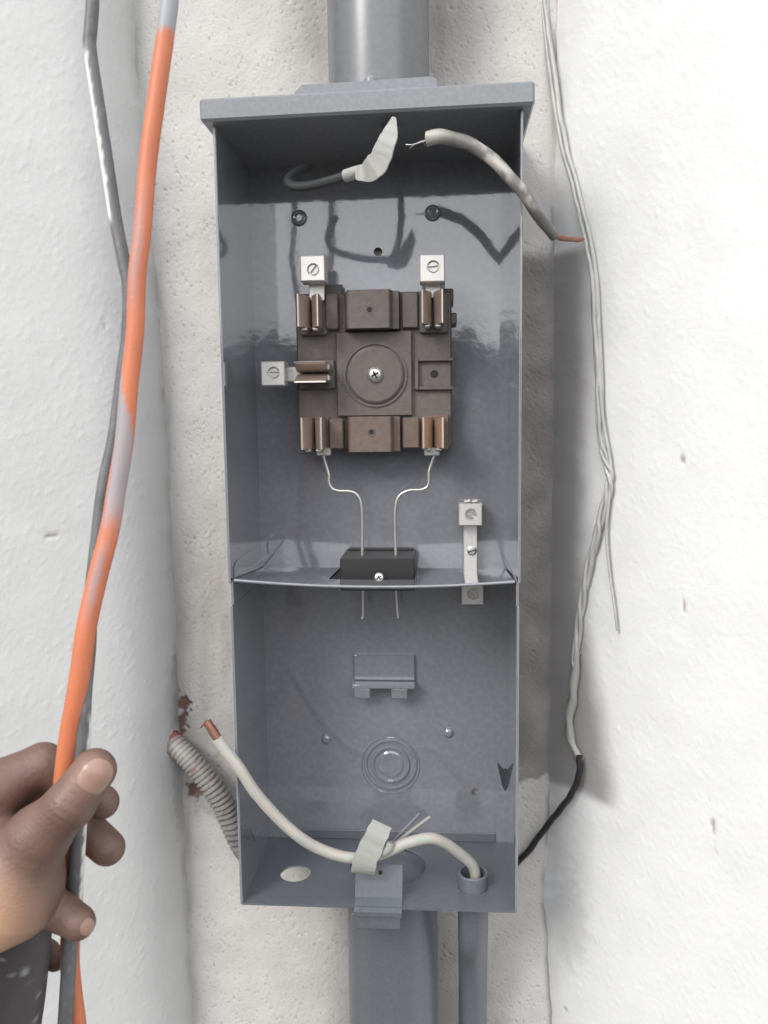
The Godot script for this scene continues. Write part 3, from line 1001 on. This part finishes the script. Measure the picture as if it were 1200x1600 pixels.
	# right: old cable hanging on the wall
	t = thing("loose_cable", "pale old cable hanging down the bright right wall, black tail", "cable")
	pts = [V(126, 760, -8), V(127, 680, -7), V(130, 642, -4), V(135, 603, -1), V(141, 564, 4), V(147, 538, 9), V(153, 509, 16), V(158, 484, 21), V(162, 456, 24), V(164, 418, 27), V(166, 380, 29), V(167, 352, 30), V(170, 328, 33), V(173.5, 314, 36), V(172.5, 299, 36), V(168, 274, 31), V(163, 249, 26), V(158, 218, 21), V(155, 186, 17), V(153.5, 158, 15.5)]
	var pale := func(q: float, a: float, p: Vector3) -> Color:
		var k := dn.get_noise_3d(p.x * 0.7, p.y * 0.5, p.z)
		var c := Color(0.40, 0.39, 0.37).lerp(Color(0.26, 0.31, 0.28), soft(0.0, 0.5, k) * 0.7)
		return c.lerp(Color(0.26, 0.22, 0.20), soft(0.5, 1.0, sin(a * 3.0 + q * 60.0)) * 0.6 * soft(0.55, 0.7, q))
	var axis := spline(pts, 10)
	st = begin()
	for k in 3:
		var line := []
		for i in axis.size():
			var q := float(i) / (axis.size() - 1)
			var d: Vector3 = (axis[mini(i + 1, axis.size() - 1)] - axis[maxi(i - 1, 0)]).normalized()
			var side := d.cross(Vector3(-0.7, 0, 0.7)).normalized()
			var out := side.cross(d)
			var turn := TAU * k / 3.0 + 3.0 * q + 46.0 * maxf(q - 0.62, 0.0) + 0.8 * dn.get_noise_2d(q * 0.2, k * 5.0)
			line.append(axis[i] + (side * cos(turn) * 2.0 + out * sin(turn) * 1.3) * 0.001)
		add_tube(st, line, func(q: float, a: float) -> float: return 1.75 + 0.25 * sin(2.0 * a + q * 19.0 + k), 10, pale)
	part("sheath", st.commit(), M.film, t)
	st = begin()
	add_tube(st, spline([V(165, 405, 29), V(168.5, 356, 33), V(174, 322, 37), V(174, 304, 38), V(172, 270, 36), V(175, 236, 38), V(177.5, 217, 41), V(180, 195, 43)], 6), func(q: float, _a: float) -> float: return 1.5 - 0.6 * q, 8, pale)
	part("loose_strand", st.commit(), M.film, t)
	st = begin()
	add_tube(st, spline([V(154.5, 170, 17), V(153, 150, 16), V(152.5, 135, 15.5), V(150.5, 120, 13.5), V(150, 106, 13.5), V(152.5, 95, 15.5), V(157, 83, 21)], 6), func(q: float, a: float) -> float: return 3.4 + 0.9 * sin(q * 23.0 + 2.0 * a) - 0.9 * absf(q - 0.4), 14)
	part("taped_splice", st.commit(), M.tape, t)
	st = begin()
	add_tube(st, spline([V(156.5, 88, 23), V(156.5, 73, 24), V(151.5, 55, 20), V(143, 37, 12.5), V(132, 15, 2.5), V(118, -8, -1), V(100, -28, -2)], 8), func(q: float, a: float) -> float: return 2.5 + 0.35 * sin(3.0 * a + q * 44.0), 16)
	part("black_tail", st.commit(), M.black, t)


func make_hand_cables() -> void:
	var dn := noise(40, 3, 71)
	var f := noise(160, 3, 72)
	var op := [V(-71, 620, 270), V(-73, 555, 272), V(-75, 534, 274), V(-80, 504, 276), V(-85, 473, 278), V(-88, 444, 280), V(-91, 424, 281), V(-93, 397, 282), V(-96, 374, 284), V(-99, 347, 286), V(-103, 325, 288), V(-106, 306, 291), V(-112, 283, 294), V(-117, 261, 297), V(-120, 241, 299), V(-123.5, 223, 300), V(-127, 208, 300), V(-131.3, 180.9, 300), V(-131.7, 160.1, 297), V(-134.1, 139.7, 290), V(-136.9, 119.8, 285), V(-140.4, 100.6, 282), V(-142.5, 82.3, 281), V(-142.3, 68.2, 281), V(-141.4, 54.0, 281), V(-140.0, 36.1, 281), V(-136.8, 2.7, 280)]
	var st := begin()
	add_tube(st, spline(op, 12), func(q: float, _a: float) -> float: return 4.1 + 0.7 * soft(0.2, 0.6, q), 24, func(_q: float, a: float, p: Vector3) -> Color:
		var c := Color(0.46, 0.14, 0.066) * (1.0 + 0.12 * dn.get_noise_3d(p.x, p.y, p.z))
		var grey := Color(0.25, 0.262, 0.285)
		var m := soft(0.530, 0.534, p.y + 0.003 * f.get_noise_2d(a, p.y))
		# the print side has lost its colour in places; a is the turn round the cable (0 towards the viewer, growing to the left)
		var e := 0.25 * dn.get_noise_2d(a * 0.03, p.y * 2.0)
		var turn := wrapf(a, -PI, PI)
		var worn := soft(0.9, 0.3, absf(turn - 0.3 + e)) * soft(0.475, 0.44, p.y) * soft(0.40, 0.425, p.y) * 0.4
		worn = maxf(worn, soft(0.35, 0.0, absf(wrapf(turn - lerpf(1.5, -0.4, soft(0.390, 0.325, p.y)) + e, -PI, PI)) - lerpf(0.2, 1.1, soft(0.385, 0.345, p.y))) * soft(0.396, 0.388, p.y) * soft(0.300, 0.322, p.y + 0.006 * f.get_noise_2d(a * 0.02, p.y * 0.7)) * 0.85)
		worn = maxf(worn, soft(0.8, 0.1, absf(turn + e)) * soft(0.31, 0.29, p.y) * soft(0.255, 0.285, p.y) * 0.6)
		return c.lerp(grey, clampf(maxf(m, worn), 0, 1)))
	tag(part("orange_cable", st.commit(), M.cord, self), "orange cable with worn grey patches running down into the hand", "cable")

	var gp := [V(-110, 640, 260), V(-113, 562, 262), V(-115, 542, 262), V(-116, 532, 262), V(-113, 507, 263), V(-110, 483, 264), V(-106, 453, 266), V(-102, 432, 268), V(-100, 420, 269), V(-101, 399, 270), V(-104, 378, 272), V(-108, 350, 275), V(-113, 325, 279), V(-116, 298, 283), V(-118, 273, 288), V(-118.5, 249, 293), V(-119.5, 228, 298), V(-121, 206, 299), V(-121.9, 199.6, 299), V(-123.3, 177.8, 300), V(-126.5, 151.5, 299), V(-132.0, 124.8, 293), V(-136.0, 105.9, 290), V(-138.3, 88.8, 290), V(-140.8, 67.9, 290), V(-143.9, 46.0, 289), V(-149.2, 9.2, 288)]
	st = begin()
	add_tube(st, spline(gp, 12), func(q: float, _a: float) -> float: return 3.1 + 0.6 * soft(0.35, 0.7, q), 20, func(_q: float, a: float, p: Vector3) -> Color:
		var c := Color(0.105, 0.105, 0.11) * (1.0 + 0.25 * dn.get_noise_3d(p.x, p.y, p.z))
		var turn := wrapf(a, -PI, PI)
		var left := wrapf(a - 1.2, -PI, PI)
		var w := soft(0.95, 0.75, absf(left + 0.2 * f.get_noise_2d(0.0, p.y))) * soft(0.448, 0.455, p.y) * soft(0.535, 0.525, p.y)
		var right := wrapf(a + 1.55, -PI, PI)
		w = maxf(w, soft(0.7, 0.55, absf(right + 0.25 * f.get_noise_2d(1.0, p.y * 0.5))) * soft(0.118, 0.124, p.y) * soft(0.222, 0.215, p.y))
		w = maxf(w, soft(0.35, 0.6, f.get_noise_2d(turn * 0.01, p.y)) * 0.1)
		return c.lerp(Color(0.62, 0.61, 0.58), clampf(w, 0, 1)))
	tag(part("grey_cable", st.commit(), M.cord, self), "thinner dark grey cable beside the orange one, streaked white", "cable")

	st = begin()
	add_tube(st, spline([V(-151.7, 129.3, 304), V(-155.0, 112.5, 301), V(-159.1, 93.6, 298), V(-163.5, 71.5, 296), V(-168.7, 48.9, 294), V(-178.7, 2.3, 290)], 10), func(_q: float, _a: float) -> float: return 13.5, 30, func(_q: float, a: float, p: Vector3) -> Color:
		var k := f.get_noise_3d(p.x * 5.0, p.y * 5.0, p.z * 5.0)
		return Color(0.055, 0.053, 0.052).lerp(Color(0.30, 0.30, 0.30), soft(0.38, 0.62, k) * 0.8))
	tag(part("black_hose", st.commit(), M.rubber, self), "thick dusty black cable hanging below the palm", "cable")


# ---------------------------------------------------------------- the hand
var bones := []   # groups of [a, b, ra, rb]; group 0 is the palm


func capsule(p: Vector3, b: Array) -> float:
	var a: Vector3 = b[0]
	var ab: Vector3 = b[1] - a
	var t := clampf((p - a).dot(ab) / ab.length_squared(), 0, 1)
	return (p - a - ab * t).length() - lerpf(b[2], b[3], t)


func smin(a: float, b: float, k: float) -> float:
	var h := maxf(k - absf(a - b), 0.0) / k
	return minf(a, b) - h * h * k * 0.25


func hand_field(p: Vector3) -> float:
	var palm := 1e3
	for b in bones[0]:
		palm = smin(palm, capsule(p, b), 9.0)
	var d := palm
	for g in range(1, bones.size()):
		var f := 1e3
		for b in bones[g]:
			f = smin(f, capsule(p, b), 2.5)
		d = minf(d, smin(palm, f, 7.0 if g < 4 else 1.5)) if palm < 30.0 else minf(d, f)
	return d


func hand_normal(p: Vector3) -> Vector3:
	var e := 0.4
	return Vector3(hand_field(p + Vector3(e, 0, 0)) - hand_field(p - Vector3(e, 0, 0)), hand_field(p + Vector3(0, e, 0)) - hand_field(p - Vector3(0, e, 0)), hand_field(p + Vector3(0, 0, e)) - hand_field(p - Vector3(0, 0, e))).normalized()


func surface_net(lo: Vector3, hi: Vector3, cell: float, paint: Callable) -> ArrayMesh:
	var n := Vector3i(((hi - lo) / cell).ceil()) + Vector3i.ONE
	var val := PackedFloat32Array()
	val.resize(n.x * n.y * n.z)
	# coarse skip: a 4-cell block far from the skin needs no fine values
	var q := 0
	for z in n.z:
		for y in n.y:
			var x := 0
			while x < n.x:
				var d := hand_field(lo + Vector3(x, y, z) * cell)
				val[q + x] = d
				var jump := int(absf(d) * 0.8 / cell) - 1
				while jump > 0 and x + 1 < n.x:
					x += 1
					jump -= 1
					val[q + x] = d
				x += 1
			q += n.x
	var at := {}
	var verts := PackedVector3Array()
	var norms := PackedVector3Array()
	var cols := PackedColorArray()
	var ix := PackedInt32Array()
	var sx := 1
	var sy := n.x
	var sz := n.x * n.y
	var corner := [0, sx, sy, sx + sy, sz, sz + sx, sz + sy, sz + sx + sy]
	var edges := [[0, 1], [2, 3], [4, 5], [6, 7], [0, 2], [1, 3], [4, 6], [5, 7], [0, 4], [1, 5], [2, 6], [3, 7]]
	for z in n.z - 1:
		for y in n.y - 1:
			for x in n.x - 1:
				var b := x + y * sy + z * sz
				var inside := 0
				for c in corner:
					if val[b + c] < 0:
						inside += 1
				if inside == 0 or inside == 8:
					continue
				var sum := Vector3()
				var cnt := 0
				for e in edges:
					var v0 := val[b + corner[e[0]]]
					var v1 := val[b + corner[e[1]]]
					if (v0 < 0) != (v1 < 0):
						var t := v0 / (v0 - v1)
						var c0 := Vector3(e[0] & 1, (e[0] >> 1) & 1, e[0] >> 2)
						var c1 := Vector3(e[1] & 1, (e[1] >> 1) & 1, e[1] >> 2)
						sum += c0.lerp(c1, t)
						cnt += 1
				var p := lo + (Vector3(x, y, z) + sum / cnt) * cell
				at[b] = verts.size()
				var nn := hand_normal(p)
				verts.append(p * 0.001)
				# wrinkles across the thumb's joint and fine unevenness of the skin
				var q1 := (p - Vector3(-119, 185, 317)).dot(Vector3(0.6, 0.8, 0.0))
				var near := smoothstep(11.0, 3.0, p.distance_to(Vector3(-119, 185, 328)))
				var crease := cos(q1 * 1.7 + 0.5 * sin(p.x * 0.35 - p.y * 0.3)) * near * 0.22
				var q2 := (p - Vector3(-134, 153, 277)).dot(Vector3(0.85, -0.5, 0.0))
				crease += cos(q2 * 2.0) * smoothstep(8.0, 3.0, p.distance_to(Vector3(-133, 152, 286))) * 0.18
				nn = (nn + Vector3(0.6, 0.8, 0.0) * crease).normalized()
				norms.append(nn)
				cols.append(paint.call(p, nn))
	for b in at:
		for e in [[sx, sy, sz], [sy, sz, sx], [sz, sx, sy]]:
			var v0: float = val[b]
			var v1: float = val[b + e[0]]
			if (v0 < 0) == (v1 < 0):
				continue
			if not (at.has(b - e[1]) and at.has(b - e[2]) and at.has(b - e[1] - e[2])):
				continue
			var a0: int = at[b]
			var a1: int = at[b - e[1]]
			var a2: int = at[b - e[1] - e[2]]
			var a3: int = at[b - e[2]]
			if v0 < 0:
				ix.append_array([a0, a2, a1, a0, a3, a2])
			else:
				ix.append_array([a0, a1, a2, a0, a2, a3])
	var arr := []
	arr.resize(Mesh.ARRAY_MAX)
	arr[Mesh.ARRAY_VERTEX] = verts
	arr[Mesh.ARRAY_NORMAL] = norms
	arr[Mesh.ARRAY_COLOR] = cols
	arr[Mesh.ARRAY_INDEX] = ix
	var me := ArrayMesh.new()
	me.add_surface_from_arrays(Mesh.PRIMITIVE_TRIANGLES, arr)
	return me


func fingernail(c: Vector3, toward: Vector3, along: Vector3, half_w: float, half_l: float) -> ArrayMesh:
	# a rounded plate laid on the skin
	var out := toward.normalized()
	var l := (along - out * along.dot(out)).normalized()
	var w := out.cross(l)
	var nr := 8
	var na := 32
	var ring := []
	for i in nr + 1:
		var r := float(i) / nr
		var row := []
		for k in na:
			var a := TAU * k / na
			var cx := signf(cos(a)) * pow(absf(cos(a)), 0.75) * half_w * r
			var cy := signf(sin(a)) * pow(absf(sin(a)), 0.75) * half_l * r
			var p := c + w * cx + l * cy + out * 6.0
			for k2 in 14:
				p -= hand_normal(p) * hand_field(p)
			row.append((p + hand_normal(p) * (0.75 * (1.0 - pow(r, 6)) - 0.25 * pow(r, 6))) * 0.001)
		ring.append(row)
	var st := begin()
	for i in nr:
		for k in na:
			var j := (k + 1) % na
			var q := [ring[i][k], ring[i][j], ring[i + 1][j], ring[i + 1][k]]
			var nn := []
			for v in q:
				nn.append(hand_normal(v * 1000.0))
			smooth_quad(st, q, nn)
	return st.commit()


func V3(x: float, y: float, z: float) -> Vector3:
	return Vector3(x, y, z)


func make_hand() -> void:
	bones = [
		[   # palm, heel of the thumb, wrist
			[V3(-225, 105, 350), V3(-178, 133, 322), 30.0, 25.0],
			[V3(-178, 133, 322), V3(-156, 141, 311), 25.0, 24.8],
			[V3(-156, 141, 311), V3(-138, 166, 314), 24.8, 13.2],
			[V3(-192, 140, 318), V3(-166, 178, 298), 22.0, 11.5],
			[V3(-192, 110, 312), V3(-174, 140, 294), 20.0, 13.0],
			[V3(-166, 176, 285), V3(-137, 167, 279), 9.0, 8.0],
			[V3(-275, 78, 380), V3(-225, 105, 350), 32.0, 30.0],
		],
		[   # thumb
			[V3(-138, 166, 314), V3(-120, 184, 317), 13.2, 11.0],
			[V3(-120, 184, 317), V3(-109.5, 198.5, 313), 11.0, 9.9],
		],
		[   # index
			[V3(-168, 182, 298), V3(-148, 188.5, 286), 12.0, 10.6],
			[V3(-148, 188.5, 286), V3(-133, 176, 281), 10.6, 9.0],
			[V3(-133, 176, 281), V3(-119.5, 169, 284), 9.0, 8.2],
		],
		[   # middle
			[V3(-170, 160, 292), V3(-150, 154, 277), 12.0, 10.0],
			[V3(-150, 154, 277), V3(-134, 153, 277), 10.0, 9.5],
			[V3(-134, 153, 277), V3(-119.5, 143.5, 281), 9.5, 8.8],
		],
		[   # ring
			[V3(-168.1, 132.2, 296), V3(-146.9, 127.0, 300), 11.0, 9.4],
			[V3(-146.9, 127.0, 300), V3(-134.0, 123.3, 304), 9.4, 8.8],
			[V3(-134.0, 123.3, 304), V3(-124.8, 119.4, 306), 8.8, 8.2],
		],
		[   # little
			[V3(-174.7, 97.6, 282), V3(-165.5, 84.5, 275), 9.0, 7.4],
			[V3(-165.5, 84.5, 275), V3(-159.2, 79.7, 273), 7.4, 6.6],
			[V3(-159.2, 79.7, 273), V3(-154.0, 77.0, 274), 6.6, 5.8],
		],
	]
	var dn := noise(0.05, 4, 81)
	var t := thing("person_hand", "person's bare hand with wrist reaching from left and gripping the cables", "hand")
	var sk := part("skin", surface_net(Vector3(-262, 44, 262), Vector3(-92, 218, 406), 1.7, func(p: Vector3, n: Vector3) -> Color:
		var k := dn.get_noise_3dv(p)
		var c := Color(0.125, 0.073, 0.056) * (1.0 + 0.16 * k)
		# warm light painted on the heel of the thumb; darker knuckle side
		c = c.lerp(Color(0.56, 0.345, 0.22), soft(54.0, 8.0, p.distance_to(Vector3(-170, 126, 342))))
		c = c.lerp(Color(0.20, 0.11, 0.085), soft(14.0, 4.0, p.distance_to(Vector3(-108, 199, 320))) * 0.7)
		return c), M.skin, t)
	var thumb_dir := Vector3(11, 14.5, -4)
	part("thumb_nail", fingernail(Vector3(-107.6, 199.6, 313), Vector3(0.42, -0.02, 1.0), thumb_dir, 7.2, 8.6), M.nail, sk)
	part("ring_nail", fingernail(V3(-120.4, 119.5, 306), Vector3(0.7, 0.05, 0.7), Vector3(11, -4, 5), 5.2, 5.6), M.nail, sk)


func make_tree_line() -> void:
	# the dark row of trees that the glossy back panel mirrors, far behind the camera
	var n := noise(0.35, 4, 91)
	var st := begin()
	for k in 15000:
		var x := rng.randf_range(-14.0, 14.0)
		var top := 2.75 + 0.95 * n.get_noise_2d(x, 0.0) + 0.35 * n.get_noise_2d(x * 5.0, 4.0)
		var y := lerpf(-1.4, top, pow(rng.randf(), 0.8))
		var r := rng.randf_range(0.14, 0.34)
		var c := Vector3(x, y, 25.0 + rng.randf_range(-1.2, 1.2))
		var a := Basis.from_euler(Vector3(rng.randf() * TAU, rng.randf() * TAU, rng.randf() * TAU))
		face(st, [c + a * Vector3(-r, 0, 0), c + a * Vector3(0, -r * 0.6, 0), c + a * Vector3(r, 0, 0), c + a * Vector3(0, r * 0.6, 0)], a.z)
	var o := part("tree_line", st.commit(), mat(lin(0.03, 0.04, 0.025), 0.8), self)
	tag(o, "far-off dark row of trees, seen as a reflection in the glossy panel", "trees", "", "stuff")


func _ready() -> void:
	rng.seed = 12
	make_view()
	make_materials()
	make_walls()
	make_box()
	make_pipes()
	make_terminal_block()
	make_small_parts()
	make_wires()
	make_hand_cables()
	make_hand()
	make_tree_line()
